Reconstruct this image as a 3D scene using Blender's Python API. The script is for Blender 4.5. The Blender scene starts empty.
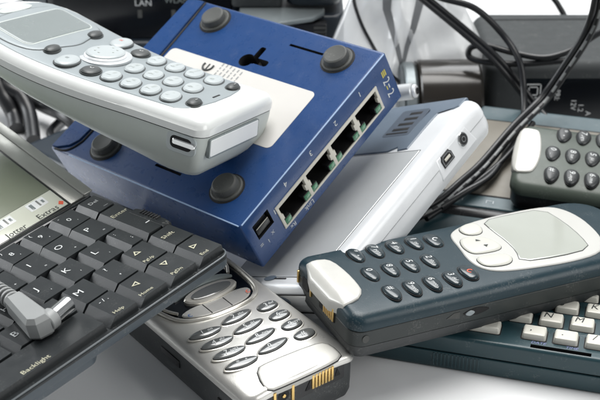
import bpy, bmesh, math, random
from mathutils import Matrix, Vector
random.seed(7)
S = bpy.context.scene
COL = S.collection
MM = 0.001
rad = math.radians

# ------------------------------------------------------------------ camera, world, lamps
cam_d = bpy.data.cameras.new('camera'); cam = bpy.data.objects.new('camera', cam_d); COL.objects.link(cam)
cam.location = (0, 0, .282); cam.rotation_euler = (rad(61), 0, 0)
cam_d.sensor_width = 36; cam_d.lens = 78; cam_d.clip_start = .01; cam_d.clip_end = 60
cam_d.dof.use_dof = True; cam_d.dof.focus_distance = .455; cam_d.dof.aperture_fstop = 26
S.camera = cam
w = bpy.data.worlds.new('World'); S.world = w; w.use_nodes = True
w.node_tree.nodes['Background'].inputs[0].default_value = (.93, .97, 1, 1)
w.node_tree.nodes['Background'].inputs[1].default_value = .20
S.view_settings.view_transform = 'Standard'; S.view_settings.look = 'None'
S.view_settings.exposure = .12; S.view_settings.gamma = 1
def lamp(name, loc, target, size, watts, col=(1, 1, 1), size_y=None):
    d = bpy.data.lights.new(name, 'AREA'); d.energy = watts; d.color = col; d.size = size
    if size_y: d.shape = 'RECTANGLE'; d.size_y = size_y
    o = bpy.data.objects.new(name, d); COL.objects.link(o); o.location = loc
    o.rotation_euler = (Vector(target) - Vector(loc)).to_track_quat('-Z', 'Y').to_euler()
    return o
lamp('softbox_key', (.06, .64, .86), (0, .42, 0), 0.5, 7.2, (1, .985, .96))
lamp('softbox_front', (.74, .06, .42), (.06, .42, .02), .45, 3.1, (1, .99, .97))
lamp('softbox_back', (.10, 1.45, 1.25), (.05, .7, 0), 1.0, 13, (.97, .99, 1), .6)
lamp('softbox_side', (-.70, .76, .29), (-.1, .42, .04), .4, 3.6, (.95, .98, 1))

# ------------------------------------------------------------------ materials
def mat(name, col, rough=.45, metal=0, coat=0, var=.06, bump=.02, bscale=2500, dust=0, spec=.5, trans=0, alpha=1, emit=None):
    m = bpy.data.materials.new(name); m.use_nodes = True
    nt = m.node_tree; N = nt.nodes; L = nt.links; b = N['Principled BSDF']
    tc = N.new('ShaderNodeTexCoord')
    n1 = N.new('ShaderNodeTexNoise'); n1.inputs['Scale'].default_value = 90; n1.inputs['Detail'].default_value = 5
    L.new(tc.outputs['Object'], n1.inputs['Vector'])
    mx = N.new('ShaderNodeMix'); mx.data_type = 'RGBA'
    a = [max(0, c*(1-var)) for c in col]; c2 = [min(1, c*(1+var)) for c in col]
    mx.inputs[6].default_value = (*a, 1); mx.inputs[7].default_value = (*c2, 1)
    L.new(n1.outputs[0], mx.inputs[0])
    out = mx.outputs[2]
    if dust:
        n3 = N.new('ShaderNodeTexNoise'); n3.inputs['Scale'].default_value = 1400; n3.inputs['Detail'].default_value = 2
        L.new(tc.outputs['Object'], n3.inputs['Vector'])
        n4 = N.new('ShaderNodeTexNoise'); n4.inputs['Scale'].default_value = 160; n4.inputs['Detail'].default_value = 3
        L.new(tc.outputs['Object'], n4.inputs['Vector'])
        ml = N.new('ShaderNodeMath'); ml.operation = 'MULTIPLY'
        L.new(n3.outputs[0], ml.inputs[0]); L.new(n4.outputs[0], ml.inputs[1])
        r = N.new('ShaderNodeValToRGB'); r.color_ramp.elements[0].position = .33; r.color_ramp.elements[1].position = .44
        r.color_ramp.elements[1].color = (dust, dust, dust, 1)
        L.new(ml.outputs[0], r.inputs[0])
        m2 = N.new('ShaderNodeMix'); m2.data_type = 'RGBA'; m2.inputs[7].default_value = (.42, .42, .40, 1)
        L.new(r.outputs[0], m2.inputs[0]); L.new(out, m2.inputs[6]); out = m2.outputs[2]
    L.new(out, b.inputs['Base Color'])
    mr = N.new('ShaderNodeMapRange'); mr.inputs[3].default_value = max(.02, rough*.8); mr.inputs[4].default_value = min(1, rough*1.25)
    n2 = N.new('ShaderNodeTexNoise'); n2.inputs['Scale'].default_value = 240; n2.inputs['Detail'].default_value = 4
    L.new(tc.outputs['Object'], n2.inputs['Vector']); L.new(n2.outputs[0], mr.inputs[0]); L.new(mr.outputs[0], b.inputs['Roughness'])
    if bump:
        nb = N.new('ShaderNodeTexNoise'); nb.inputs['Scale'].default_value = bscale; nb.inputs['Detail'].default_value = 2
        L.new(tc.outputs['Object'], nb.inputs['Vector'])
        bp = N.new('ShaderNodeBump'); bp.inputs['Strength'].default_value = min(1, bump*5); bp.inputs['Distance'].default_value = .0001
        L.new(nb.outputs[0], bp.inputs['Height']); L.new(bp.outputs[0], b.inputs['Normal'])
    b.inputs['Metallic'].default_value = metal
    b.inputs['Coat Weight'].default_value = coat; b.inputs['Coat Roughness'].default_value = .06
    b.inputs['Specular IOR Level'].default_value = spec
    b.inputs['Transmission Weight'].default_value = trans; b.inputs['Alpha'].default_value = alpha
    return m
M = dict(
 table=mat('white_table', (.80, .81, .82), .5, bump=.01, bscale=500, var=.01),
 blue=mat('blue_paint', (.010, .047, .160), .28, bump=.05, bscale=2200, var=.08, dust=.05),
 blue_worn_highlight=mat('worn_highlight_blue', (.30, .42, .62), .4, var=.15),
 rubber=mat('grey_rubber', (.055, .058, .055), .6, bump=.08, var=.15, dust=.1),
 black=mat('black_plastic', (.012, .013, .015), .35, bump=.04, dust=.15),
 hole=mat('dark_cavity', (.004, .004, .005), .7, bump=0),
 brown_black=mat('brown_black_gloss', (.020, .017, .014), .2, bump=0),
 gloss_black=mat('glossy_black_plastic', (.006, .007, .009), .12, bump=0),
 cream=mat('cream_plastic', (.62, .60, .53), .45),
 paper=mat('paper_label', (.58, .565, .54), .5, var=.03),
 ink=mat('dark_ink', (.03, .035, .035), .6, bump=0),
 faint_ink=mat('faint_ink', (.26, .27, .27), .6, bump=0),
 white_ink=mat('white_ink', (.62, .64, .64), .5, bump=0),
 cream_ink=mat('cream_ink', (.50, .485, .36), .5, bump=0),
 yellow_ink=mat('yellow_ink', (.55, .48, .08), .5, bump=0),
 green_led=mat('green_lens', (.02, .16, .07), .18, coat=.5, bump=0),
 green_led2=mat('pale_green_lens', (.10, .26, .16), .2, coat=.5, bump=0),
 gold=mat('gold_contact', (.75, .52, .20), .28, metal=1, bump=0),
 chrome=mat('chrome', (.75, .76, .76), .16, metal=1, bump=0),
 white_shell=mat('white_gloss_shell', (.70, .72, .71), .22, coat=.3, bump=.01),
 hand_face=mat('handset_face', (.27, .305, .32), .42, metal=.1, bump=.02),
 hand_body=mat('handset_body', (.50, .54, .52), .36, metal=.1, bump=.02),
 hand_key=mat('handset_key', (.43, .47, .48), .3, coat=.15, bump=0),
 dark_key=mat('dark_rubber_key', (.05, .055, .055), .4, bump=.02),
 lcd_silver=mat('handset_lcd', (.20, .23, .23), .25, coat=.2, bump=0, var=.03),
 hand_label=mat('white_sticker', (.78, .80, .80), .35),
 silver=mat('silver_paint', (.76, .78, .80), .32, metal=.15, bump=.03),
 silver_dull=mat('silver_cover', (.56, .58, .59), .32, metal=.3, bump=.04),
 slate=mat('slate_plastic', (.12, .155, .20), .38, bump=.05),
 slate_dark=mat('slate_recess', (.07, .09, .12), .45, bump=.04),
 champagne=mat('champagne_silver', (.64, .63, .60), .29, metal=.6, bump=.05, var=.04),
 flap_silver=mat('flap_silver', (.46, .455, .43), .46, metal=.5, spec=.3, bump=.04),
 champ_hi=mat('polished_silver', (.60, .58, .53), .24, metal=.6, bump=0),
 smoke_key=mat('smoke_translucent_key', (.10, .105, .105), .16, coat=.6, bump=0),
 charcoal=mat('charcoal_plastic', (.030, .034, .036), .42, bump=.05, dust=.12),
 teal=mat('teal_shell', (.011, .030, .041), .36, spec=.35, bump=.07, var=.12, dust=.10),
 teal_key=mat('teal_glossy_key', (.018, .030, .036), .22, coat=.3, bump=0),
 grey_shell=mat('grey_band_shell', (.032, .038, .038), .42, spec=.35, bump=.05, dust=.1),
 ivory=mat('ivory_bezel', (.54, .54, .515), .32, bump=.02, var=.03),
 tab_silver=mat('tab_silver', (.56, .555, .52), .30, metal=.2, bump=.01),
 ivory_key=mat('ivory_key', (.58, .58, .53), .3, bump=.01),
 lcd_phone=mat('phone_lcd_glass', (.44, .46, .42), .10, spec=.5, coat=.55, bump=0, var=.04),
 olive=mat('olive_grey_shell', (.066, .082, .068), .36, spec=.35, bump=.06, var=.1, dust=.1),
 tealbox=mat('dark_teal_organizer', (.014, .045, .056), .36, bump=.06, var=.1, dust=.10),
 teallid=mat('teal_screen_bezel', (.045, .085, .10), .38, bump=.06, var=.1, dust=.08),
 keywhite=mat('off_white_key', (.62, .61, .55), .38, bump=.02, var=.03),
 lcd_beige=mat('beige_lcd', (.20, .185, .155), .4, spec=.3, coat=0, bump=0, var=.04),
 violet_ink=mat('violet_ink', (.20, .22, .42), .5, bump=0),
 pda=mat('graphite_plastic', (.013, .016, .018), .40, spec=.38, bump=.05, dust=.22),
 pda_side=mat('slate_side_plastic', (.050, .066, .080), .42, bump=.05, dust=.15),
 pda_key=mat('graphite_key', (.015, .018, .020), .34, spec=.5, bump=.04, var=.1, dust=.06),
 pda_bezel=mat('pda_bezel_silver', (.45, .45, .42), .35, metal=.5, bump=.03),
 pda_trim=mat('pda_trim', (.09, .105, .115), .3, bump=0),
 pda_bezel2=mat('pda_bezel_grey', (.20, .21, .20), .42, metal=.3, bump=.03),
 lcd_green=mat('pda_lcd_green', (.20, .225, .165), .34, coat=.08, bump=0, var=.05),
 lcd_strip=mat('pda_lcd_strip', (.60, .62, .53), .3, coat=.2, bump=0, var=.05),
 red_ink=mat('red_ink', (.75, .10, .04), .5, bump=0),
 blue_ink=mat('blue_ink', (.03, .10, .30), .5, bump=0),
 plug_grey=mat('grey_plug_rubber', (.28, .29, .29), .45, bump=.05),
 grey_mark=mat('pale_grey_mark', (.17, .18, .18), .4, bump=0),
 cable=mat('black_cable', (.010, .011, .013), .34, bump=.02),
 adapter=mat('adapter_black', (.045, .050, .052), .6, spec=.3, bump=.05, dust=.1),
 navy=mat('navy_black_plastic', (.016, .024, .034), .3, bump=.03),
 pewter=mat('pewter_plate', (.22, .25, .26), .38, metal=.5, bump=.05),
)
def bag_material():
    m = bpy.data.materials.new('clear_pouch_film'); m.use_nodes = True; nt = m.node_tree; N = nt.nodes; L = nt.links
    b = N['Principled BSDF']; b.inputs['Base Color'].default_value = (.74, .76, .77, 1); b.inputs['Roughness'].default_value = .10
    b.inputs['Coat Weight'].default_value = .5
    b.inputs['Alpha'].default_value = .62
    return m
M['film'] = bag_material()
M['film_reflection'] = mat('grey_film_reflection', (.20, .21, .22), .25, bump=0, alpha=.75)

# ------------------------------------------------------------------ mesh builder (all sizes in millimetres)
GL = {}
def glyphs(s, shear=0):
    k = (s, shear)
    if k not in GL:
        c = bpy.data.curves.new('lettering', 'FONT'); c.body = s; c.size = 1; c.align_x = 'CENTER'; c.align_y = 'CENTER'; c.shear = shear
        c.resolution_u = 2
        o = bpy.data.objects.new('lettering', c); COL.objects.link(o)
        dg = bpy.context.evaluated_depsgraph_get(); me = bpy.data.meshes.new_from_object(o.evaluated_get(dg))
        GL[k] = ([v.co.to_2d() for v in me.vertices], [list(p.vertices) for p in me.polygons])
        bpy.data.objects.remove(o); bpy.data.curves.remove(c); bpy.data.meshes.remove(me)
    return GL[k]
def V(*a): return Vector(a)
class MB:
    def __init__(s): s.v = []; s.f = []; s.m = []; s.mats = []
    def mi(s, m):
        m = M[m] if isinstance(m, str) else m
        if m not in s.mats: s.mats.append(m)
        return s.mats.index(m)
    def add(s, vs, fs, m, xf=None):
        o = len(s.v); k = s.mi(m)
        s.v += [tuple(xf @ Vector(v)) if xf else tuple(v) for v in vs]
        for f in fs: s.f.append([i+o for i in f]); s.m.append(k)
        return s
    def slab(s, out, prof, m, xf=None, dome=0, deform=None, bottom=True, top=True):
        n = len(out); vs = []; fs = []
        nor = []
        for i in range(n):
            a = out[i-1]; b = out[i]; c = out[(i+1) % n]
            d1 = Vector((b[0]-a[0], b[1]-a[1])); d2 = Vector((c[0]-b[0], c[1]-b[1]))
            d1 = d1.normalized() if d1.length > 1e-9 else d2.normalized(); d2 = d2.normalized() if d2.length > 1e-9 else d1
            n1 = Vector((-d1.y, d1.x)); n2 = Vector((-d2.y, d2.x)); h = n1+n2
            h = h.normalized() if h.length > 1e-6 else n1
            nor.append(h/max(.35, h.dot(n1)))
        rings = []
        for ins, z in prof:
            rings.append([(out[i][0]+nor[i].x*ins, out[i][1]+nor[i].y*ins, z) for i in range(n)])
        tr = rings[-1]; cx = sum(p[0] for p in tr)/n; cy = sum(p[1] for p in tr)/n
        def sc(r, t, dz=0): return [(cx+(p[0]-cx)*t, cy+(p[1]-cy)*t, p[2]+dz) for p in r]
        if top:
            ts = (.97, .9, .8, .65, .5, .35, .2, .06) if (dome or deform) else (.985,)
            for t in ts: rings.append(sc(tr, t, dome*(1-t*t)))
        if bottom and not deform: rings.insert(0, sc(rings[0], .985))
        for r in rings: vs += r
        for k in range(len(rings)-1):
            for i in range(n):
                j = (i+1) % n; fs.append([k*n+i, k*n+j, (k+1)*n+j, (k+1)*n+i])
        if bottom: fs.append(list(range(n))[::-1])
        if top: fs.append([(len(rings)-1)*n+i for i in range(n)])
        if deform: vs = [deform(*v) for v in vs]
        return s.add(vs, fs, m, xf)
    def hexa(s, lo, hi, m, xf=None):      # lo, hi: four corners each, counter-clockwise from above
        return s.add(list(lo)+list(hi), [[3, 2, 1, 0], [4, 5, 6, 7], [0, 1, 5, 4], [1, 2, 6, 5], [2, 3, 7, 6], [3, 0, 4, 7]], m, xf)
    def box(s, x0, x1, y0, y1, z0, z1, m, r=.3, seg=2, xf=None):
        bm = bmesh.new(); bmesh.ops.create_cube(bm, size=1)
        for v in bm.verts: v.co = Vector(((x0+x1)/2+v.co.x*(x1-x0), (y0+y1)/2+v.co.y*(y1-y0), (z0+z1)/2+v.co.z*(z1-z0)))
        if r: bmesh.ops.bevel(bm, geom=bm.edges[:], offset=r, segments=seg, affect='EDGES', profile=.5)
        bm.verts.index_update()
        s.add([v.co.copy() for v in bm.verts], [[v.index for v in f.verts] for f in bm.faces], m, xf); bm.free(); return s
    def cyl(s, a, b, r0, m, r1=None, n=24, r=.0):
        a = Vector(a); b = Vector(b); d = b-a; L = d.length; q = d.to_track_quat('Z', 'Y').to_matrix().to_4x4(); q.translation = a
        r1 = r0 if r1 is None else r1
        prof = [(0, 0), (0, 0)] if 0 else None
        vs = []; fs = []; rr = [(r0*.97, 0), (r0-r, 0), (r0, r), (r1, L-r), (r1-r, L), (r1*.9, L)] if r else [(r0*.97, 0), (r0, 0), (r1, L), (r1*.97, L)]
        for ra, z in rr:
            vs += [(ra*math.cos(i*math.tau/n), ra*math.sin(i*math.tau/n), z) for i in range(n)]
        for k in range(len(rr)-1):
            for i in range(n): fs.append([k*n+i, k*n+(i+1) % n, (k+1)*n+(i+1) % n, (k+1)*n+i])
        fs.append(list(range(n))[::-1]); fs.append([(len(rr)-1)*n+i for i in range(n)])
        return s.add(vs, fs, m, q)
    def tube(s, pts, r, m, n=16, sub=10, closed=False, dash=None, off=(0, 0), raw=False):
        P = [Vector(p) for p in pts]
        if not raw:
            Q = []
            for i in range(len(P)-1):
                p0 = P[max(0, i-1)]; p1 = P[i]; p2 = P[i+1]; p3 = P[min(len(P)-1, i+2)]
                for k in range(sub):
                    t = k/sub
                    Q.append(.5*((2*p1)+(p2-p0)*t+(2*p0-5*p1+4*p2-p3)*t*t+(3*p1-p0-3*p2+p3)*t**3))
            Q.append(P[-1]); P = Q
        up = Vector((0, -.55, .83)); vs = []; fs = []; mk = []
        for i, p in enumerate(P):
            t = (P[min(i+1, len(P)-1)]-P[max(i-1, 0)]).normalized()
            sd = t.cross(up); sd = sd.normalized() if sd.length > .05 else Vector((1, 0, 0)); u = sd.cross(t)
            c = p+sd*off[0]+u*off[1]
            vs += [c+(sd*math.cos(a)+u*math.sin(a))*r for a in [k*math.tau/n for k in range(n)]]
        km = s.mi(m); kd = s.mi(dash[0]) if dash else km; o = len(s.v); s.v += [tuple(v) for v in vs]
        for i in range(len(P)-1):
            for k in range(n):
                s.f.append([o+i*n+k, o+i*n+(k+1) % n, o+(i+1)*n+(k+1) % n, o+(i+1)*n+k])
                s.m.append(kd if dash and k in dash[1] and i % dash[2] < dash[3] else km)
        s.f.append([o+k for k in range(n)][::-1]); s.m.append(km)
        s.f.append([o+(len(P)-1)*n+k for k in range(n)]); s.m.append(km)
        return s
    def text(s, t, c, size, m, xd=(1, 0, 0), yd=(0, 1, 0), xf=None, shear=0, sx=1):
        vs, fs = glyphs(t, shear); c = Vector(c); xd = Vector(xd).normalized(); yd = Vector(yd).normalized()
        return s.add([c+xd*(p.x*size*sx)+yd*(p.y*size) for p in vs], fs, m, xf)
    def sheet(s, poly, z, m, xf=None, h=.12):   # thin printed or stuck-on layer
        return s.slab(poly, [(0, z-.05), (0, z+h*.6), (.05, z+h)], m, xf)
    def build(s, name, parent=None, label=None, sharp=32, cut=None):
        me = bpy.data.meshes.new(name); me.from_pydata([tuple(c*MM for c in v) for v in s.v], [], s.f)
        for m in s.mats: me.materials.append(m)
        me.polygons.foreach_set('material_index', s.m); me.update()
        o = bpy.data.objects.new(name, me); COL.objects.link(o)
        if cut:
            cm = cut.build('cutter'); md = o.modifiers.new('cut', 'BOOLEAN'); md.object = cm; md.operation = 'DIFFERENCE'; md.solver = 'EXACT'
            for m in cm.data.materials:
                if m.name not in [k.name for k in me.materials]: me.materials.append(m)
            md.material_mode = 'TRANSFER'
            dg = bpy.context.evaluated_depsgraph_get(); me2 = bpy.data.meshes.new_from_object(o.evaluated_get(dg))
            o.modifiers.clear(); o.data = me2; bpy.data.meshes.remove(me); me = me2; me.name = name
            bpy.data.objects.remove(cm)
        for p in me.polygons: p.use_smooth = True
        me.set_sharp_from_angle(angle=rad(sharp))
        if parent: o.parent = parent
        if label: o['label'] = label
        return o
def rrect(x0, x1, y0, y1, r, n=6):
    rs = r if isinstance(r, (tuple, list)) else (r,)*4     # corners: x1y0, x1y1, x0y1, x0y0
    o = []
    for (cx, cy, a, rr) in ((x1-rs[0], y0+rs[0], -90, rs[0]), (x1-rs[1], y1-rs[1], 0, rs[1]), (x0+rs[2], y1-rs[2], 90, rs[2]), (x0+rs[3], y0+rs[3], 180, rs[3])):
        for k in range(n+1):
            t = rad(a+90*k/n); o.append((cx+rr*math.cos(t), cy+rr*math.sin(t)))
    return o
def dens(o, step=4):       # add points along the long straight runs of an outline
    q = []
    for i, a in enumerate(o):
        b = o[(i+1) % len(o)]; d = math.hypot(b[0]-a[0], b[1]-a[1]); k = max(1, int(d/step))
        q += [(a[0]+(b[0]-a[0])*j/k, a[1]+(b[1]-a[1])*j/k) for j in range(k)]
    return q
def oval(cx, cy, a, b, rot=0, n=28, e=2.0):
    o = []
    for i in range(n):
        t = i*math.tau/n; c = math.cos(t); s_ = math.sin(t)
        x = a*math.copysign(abs(c)**(2/e), c); y = b*math.copysign(abs(s_)**(2/e), s_); r = rad(rot)
        o.append((cx+x*math.cos(r)-y*math.sin(r), cy+x*math.sin(r)+y*math.cos(r)))
    return o
def smooth(poly, it=2):
    for _ in range(it):
        q = []
        for i in range(len(poly)):
            a = poly[i]; b = poly[(i+1) % len(poly)]
            q += [(a[0]*.75+b[0]*.25, a[1]*.75+b[1]*.25), (a[0]*.25+b[0]*.75, a[1]*.25+b[1]*.75)]
        poly = q
    if sum(poly[i-1][0]*poly[i][1]-poly[i][0]*poly[i-1][1] for i in range(len(poly))) < 0: poly = poly[::-1]
    return poly
def ccw(poly):
    return poly if sum(poly[i-1][0]*poly[i][1]-poly[i][0]*poly[i-1][1] for i in range(len(poly))) > 0 else poly[::-1]
def fil(z0, z1, rb, rt, n=5):
    p = []
    for k in range(n+1):
        t = rad(90*k/n)
        if rb: p.append((rb-rb*math.sin(t), z0+rb-rb*math.cos(t)))
    if not rb: p.append((0, z0))
    for k in range(n+1):
        t = rad(90*k/n)
        if rt: p.append((rt-rt*math.cos(t), z1-rt+rt*math.sin(t)))
    if not rt: p.append((0, z1))
    return p
def thing(name, label, cat, pos=(0, 0, 0), x=(1, 0, 0), y=(0, 1, 0), group=None):
    o = bpy.data.objects.new(name, None); COL.objects.link(o); o.empty_display_size = .02
    x = Vector(x).normalized(); y = Vector(y); y = (y-x*y.dot(x)).normalized(); z = x.cross(y)
    m = Matrix((x, y, z)).transposed().to_4x4(); m.translation = Vector(pos)*MM; o.matrix_world = m
    o['label'] = label; o['category'] = cat
    if group: o['group'] = group
    return o
def tag(o, label, cat, group=None):
    o['label'] = label; o['category'] = cat
    if group: o['group'] = group
    return o
def frame(o, x=(1, 0, 0), y=(0, 1, 0)):
    x = Vector(x).normalized(); y = Vector(y); y = (y-x*y.dot(x)).normalized(); z = x.cross(y)
    m = Matrix((x, y, z)).transposed().to_4x4(); m.translation = Vector(o); return m

# ------------------------------------------------------------------ the setting: one white table sheet, plus an unseen sweep added for bright reflections
b = MB(); prof = [(-1500, 0), (1500, 0)]+[(1500+500*math.sin(rad(a)), 500-500*math.cos(rad(a))) for a in range(10, 91, 10)]+[(2000, 1900)]
b.add([(x, y, z) for y, z in prof for x in (-2200, 2200)], [[2*i, 2*i+1, 2*i+3, 2*i+2] for i in range(len(prof)-1)], 'table')
t = b.build('table_and_sweep', sharp=60); t['kind'] = 'structure'

# ------------------------------------------------------------------ blue network switch, lying upside down
sw = thing('network_switch', 'blue metal network switch lying upside down with four ports facing right', 'network switch',
           (-21.7, 407.5, 44.7), (.585, .677, .446), (-.743, .668, -.039))
W, D, T = 93.9, 109.5, 24.7
b = MB(); b.slab(rrect(0, W, 0, D, .8, 3), fil(-T, 0, .6, .6, 3), 'blue')
c = MB(); c.box(17.3, 82.2, -2, 13, -19.2, -8.7, 'hole', 0)
c.box(4.3, 13.6, -2, 9, -12.6, -5.0, 'hole', 0)
c.box(84.0, 85.2, 25, 43, -3, 1, 'hole', 0); c.box(10.3, 11.5, 41, 55.5, -3, 1, 'hole', 0)
c.slab(oval(71.0, 56.2, 3.5, 3.5), [(0, -5), (0, 1)], 'hole')
c2 = MB(); c2.box(70, 79.6, 51.6, 54.6, -5, 1, 'hole', .9)
case = b.build('case', cut=c)
md = None
def recut(o, c):
    cm = c.build('cutter'); md = o.modifiers.new('cut', 'BOOLEAN'); md.object = cm; md.solver = 'EXACT'; md.material_mode = 'TRANSFER'
    dg = bpy.context.evaluated_depsgraph_get(); me2 = bpy.data.meshes.new_from_object(o.evaluated_get(dg))
    o.modifiers.clear(); old = o.data; o.data = me2; bpy.data.meshes.remove(old); bpy.data.objects.remove(cm)
    for p in me2.polygons: p.use_smooth = True
    me2.set_sharp_from_angle(angle=rad(32))
recut(case, c2)
c3 = MB(); c3.slab(rrect(70.4, 73.6, 45.2, 56, 1.3, 4), [(0, -4.6), (0, 1.2)], 'hole'); recut(case, c3)
case.parent = sw
# bottom plate seam and the folded side wing of the cover
b = MB(); pts = [(93.2, 99.5), (60, 97.2), (16, 97.0), (7, 97.5), (1.5, 101), (.4, 107)]
wing = ccw([(93.4, 100.2), (93.4, 109.2), (.8, 109.2), (1.2, 106), (4, 101), (8, 98.6), (16, 98.0), (60, 98.2)])
b.slab(wing, [(0, -.05), (0, .55), (.25, .8)], 'blue'); b.build('side_wing', sw)
b = MB(); b.tube([(x, y, .02) for x, y in pts], .55, 'hole', n=6, sub=4); b.build('seam', sw)
# bright edges: rubbed paint, with the bevel highlight put into the colour
b = MB(); b.box(.9, 93, -.10, .42, -.38, .10, 'blue_worn_highlight', .12, 1); b.box(-.10, .42, 1, 98, -.38, .10, 'blue_worn_highlight', .12, 1)
b.build('worn_highlight_edge', sw)
for x, y in ((85.5, 86.9), (84, 17), (12.7, 17.6), (9.8, 84)):
    f = MB(); f.slab(oval(x, y, 6.6, 6.6), fil(0, 1.0, .01, .6, 3), 'rubber'); f.slab(oval(x, y, 5.3, 5.3, n=28), [(0, .9), (.1, 2.9), (.4, 3.5), (1.0, 3.8)], 'rubber', dome=-.3)
    o = f.build('rubber_foot', sw)
    g = MB(); g.slab(oval(x, y, 7.3, 7.3), [(0, -.02), (0, .12)], 'hole'); g.build('foot_recess', o)
b = MB(); b.sheet(rrect(35, 66, 14, 95.5, 2.5), .02, 'paper')
b.tube([(62.4+2.5*math.cos(rad(a)), 70.8+2.6*math.sin(rad(a)), .2) for a in range(70, 291, 20)], .5, 'ink', n=6, raw=True); b.box(60.2, 63.6, 70.4, 71.2, 0, .25, 'ink', 0)
rr = random.Random(3)
for r_ in range(6):
    xx = 55.5; yy = 64.2-r_*2.3
    while xx < 64.6:
        l = rr.uniform(.7, 1.9)
        b.add([(xx, yy, .2), (xx+l, yy, .2), (xx+l, yy+.7, .2), (xx, yy+.7, .2)], [[0, 1, 2, 3]], 'faint_ink'); xx += l+rr.uniform(.5, .9)
b.build('paper_label', sw)
# port bank
b = MB(); x0, x1, z0, z1 = 16.4, 83.0, -20.1, -7.9
y0, y1 = -.5, 1.2
b.box(x0, x1, y0, y1, z1-1.5, z1, 'cream', .15); b.box(x0, x1, y0, y1, z0, z0+.9, 'cream', .15)
px = [17.9+k*16.3 for k in range(5)]
for k, xx in enumerate(px):
    wd = 1.3 if k in (0, 4) else 1.7
    xc = (x0+.75) if k == 0 else (x1-.75) if k == 4 else xx
    b.box(xc-wd/2, xc+wd/2, y0+.05, y1, z0+.6, z1-.7, 'cream', .12)
    if 0 < k < 4: b.box(xc-1.7, xc+1.7, y0+.08, y1, z0+4.6, z0+7.4, 'cream', .12)
    elif k == 0: b.box(xc, xc+1.3, y0+.1, y1, z0+4.4, z0+7, 'cream', .12)
    else: b.box(xc-1.2, xc, y0+.1, y1, z0+4.4, z0+7, 'cream', .12)
bank = b.build('port_bank', sw)
for k in range(4):
    xa = (px[k] if k else x0+.8); xb = (px[k+1] if k < 3 else x1-.8)
    g = MB()
    for xx, mm in ((xa+2.4, 'green_led'), (xb-2.4, 'green_led')):
        g.box(xx-1.7, xx+1.7, -.45, 3, z0+.9, z0+3.6, mm, .3); g.box(xx-.9, xx+.9, -.62, 0, z0+1.5, z0+3.0, 'green_led2', .2)
        g.box(xx-1.9, xx+1.9, -.2, 3, z0+.8, z0+3.9, 'black', .1)
    for q in range(8): g.box(xa+4.2+q*1.05, xa+4.55+q*1.05, 2.5, 9, z1-2.6, z1-2.2, 'gold', 0)
    g.build('port_socket', bank)
b = MB(); b.box(5.2, 12.8, .6, 8, -12.0, -8.4, 'black', .5); b.box(5.2, 12.8, 1.8, 8, -8.6, -5.4, 'black', .4); b.box(5.6, 12.4, .5, .75, -8.75, -8.45, 'cream', .08)
b.build('uplink_switch', sw)
b = MB()
for k, s_ in enumerate('1234'): b.text(s_, (74.2-k*16.2, -.06, -3.8), 3.6, 'white_ink', (-1, 0, 0), (0, 0, -1))
b.text('Link', (31, -.06, -22.3), 3.2, 'white_ink', (-1, 0, 0), (0, 0, -1)); b.text('Rx', (20.5, -.06, -22.3), 2.9, 'white_ink', (-1, 0, 0), (0, 0, -1))
b.text('X', (11, -.06, -15.6), 2.4, 'white_ink', (-1, 0, 0), (0, 0, -1)); b.text('I', (7.8, -.06, -17), 2.6, 'white_ink', (-1, 0, 0), (0, 0, -1)); b.text('=', (4.3, -.06, -15.4), 3.4, 'white_ink', (-1, 0, 0), (0, 0, -1))
b.box(15.6, 16.0, -.1, .1, -10.4, -8.2, 'white_ink', 0)
for q in range(3): b.box(88.0+q*.9, 88.6+q*.9, -.08, .1, -8.6, -5.6, 'yellow_ink', 0)
b.text('2', (88.9, -.07, -11.2), 5.6, 'white_ink', (0, 0, -1), (1, 0, 0)); b.box(88.0, 88.5, -.08, .1, -15.2, -13.2, 'yellow_ink', 0); b.box(89.3, 89.8, -.08, .1, -15.2, -13.2, 'white_ink', 0)
b.text('2', (88.9, -.07, -17.8), 5.6, 'white_ink', (0, 0, -1), (1, 0, 0))
b.build('printed_marks', sw)

# ------------------------------------------------------------------ silver rounded device with a mini socket and audio jack
dv = thing('portable_device', 'silver rounded gadget with dark slate vent panel leaning under the blue switch', 'gadget',
           (8.9, 392.9, 31.1), (.567, .761, .316), (-.644, .649, -.406))
def sdef(x, y, z):
    k = max(0, x-92)/22; z += max(0, y-24)*.33*max(0, min(1, (-z-2)/13)); return (x, y, z-2.2*k*k*(1 if z > -8 else .2))
b = MB(); b.slab(dens(rrect(-5, 113, -.2, 60, (9, 8, 9, 8), 8), 6), fil(-8, 0, 0, 4.6, 6), 'silver', deform=sdef, bottom=False); b.build('upper_shell', dv)
b = MB(); b.slab(dens(rrect(-4.8, 112.8, 0, 59.8, (9, 8, 9, 8), 8), 6), [(3.5, -17.2), (1.6, -16.2), (.5, -14), (0, -11.5), (0, -8.25)], 'silver', top=False, deform=sdef); b.build('lower_shell', dv)
b = MB(); b.slab(dens(rrect(-4.3, 112.3, .5, 59.3, (8.5, 7.5, 8.5, 7.5), 8), 6), [(0, -8.6), (0, -7.7)], 'hole', deform=sdef); b.build('seam', dv)
cover = ccw([(2, 7.2), (75.4, 7.2), (75.4, 56), (2, 56)])
b = MB(); b.slab(cover, [(0, -.3), (0, .10), (.15, .2)], 'silver_dull'); b.build('top_cover', dv)
b = MB(); b.slab(ccw([(1.7, 6.9), (75.8, 6.9), (75.8, 56.3), (1.7, 56.3)]), [(0, -.2), (0, .06)], 'hole'); b.build('cover_gap', dv)
pan = ccw([(112, 8), (104.6, 6.6), (102.8, 8.6), (102.6, 15.2), (77, 15.2), (76.3, 20.5), (78.5, 22), (76.2, 26), (76.2, 56), (107, 56), (111.5, 50)])
b = MB(); b.slab(dens(pan, 4), [(0, -1.5), (0, .15), (.4, .5)], 'slate', deform=sdef); vp = b.build('vent_panel', dv)
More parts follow.
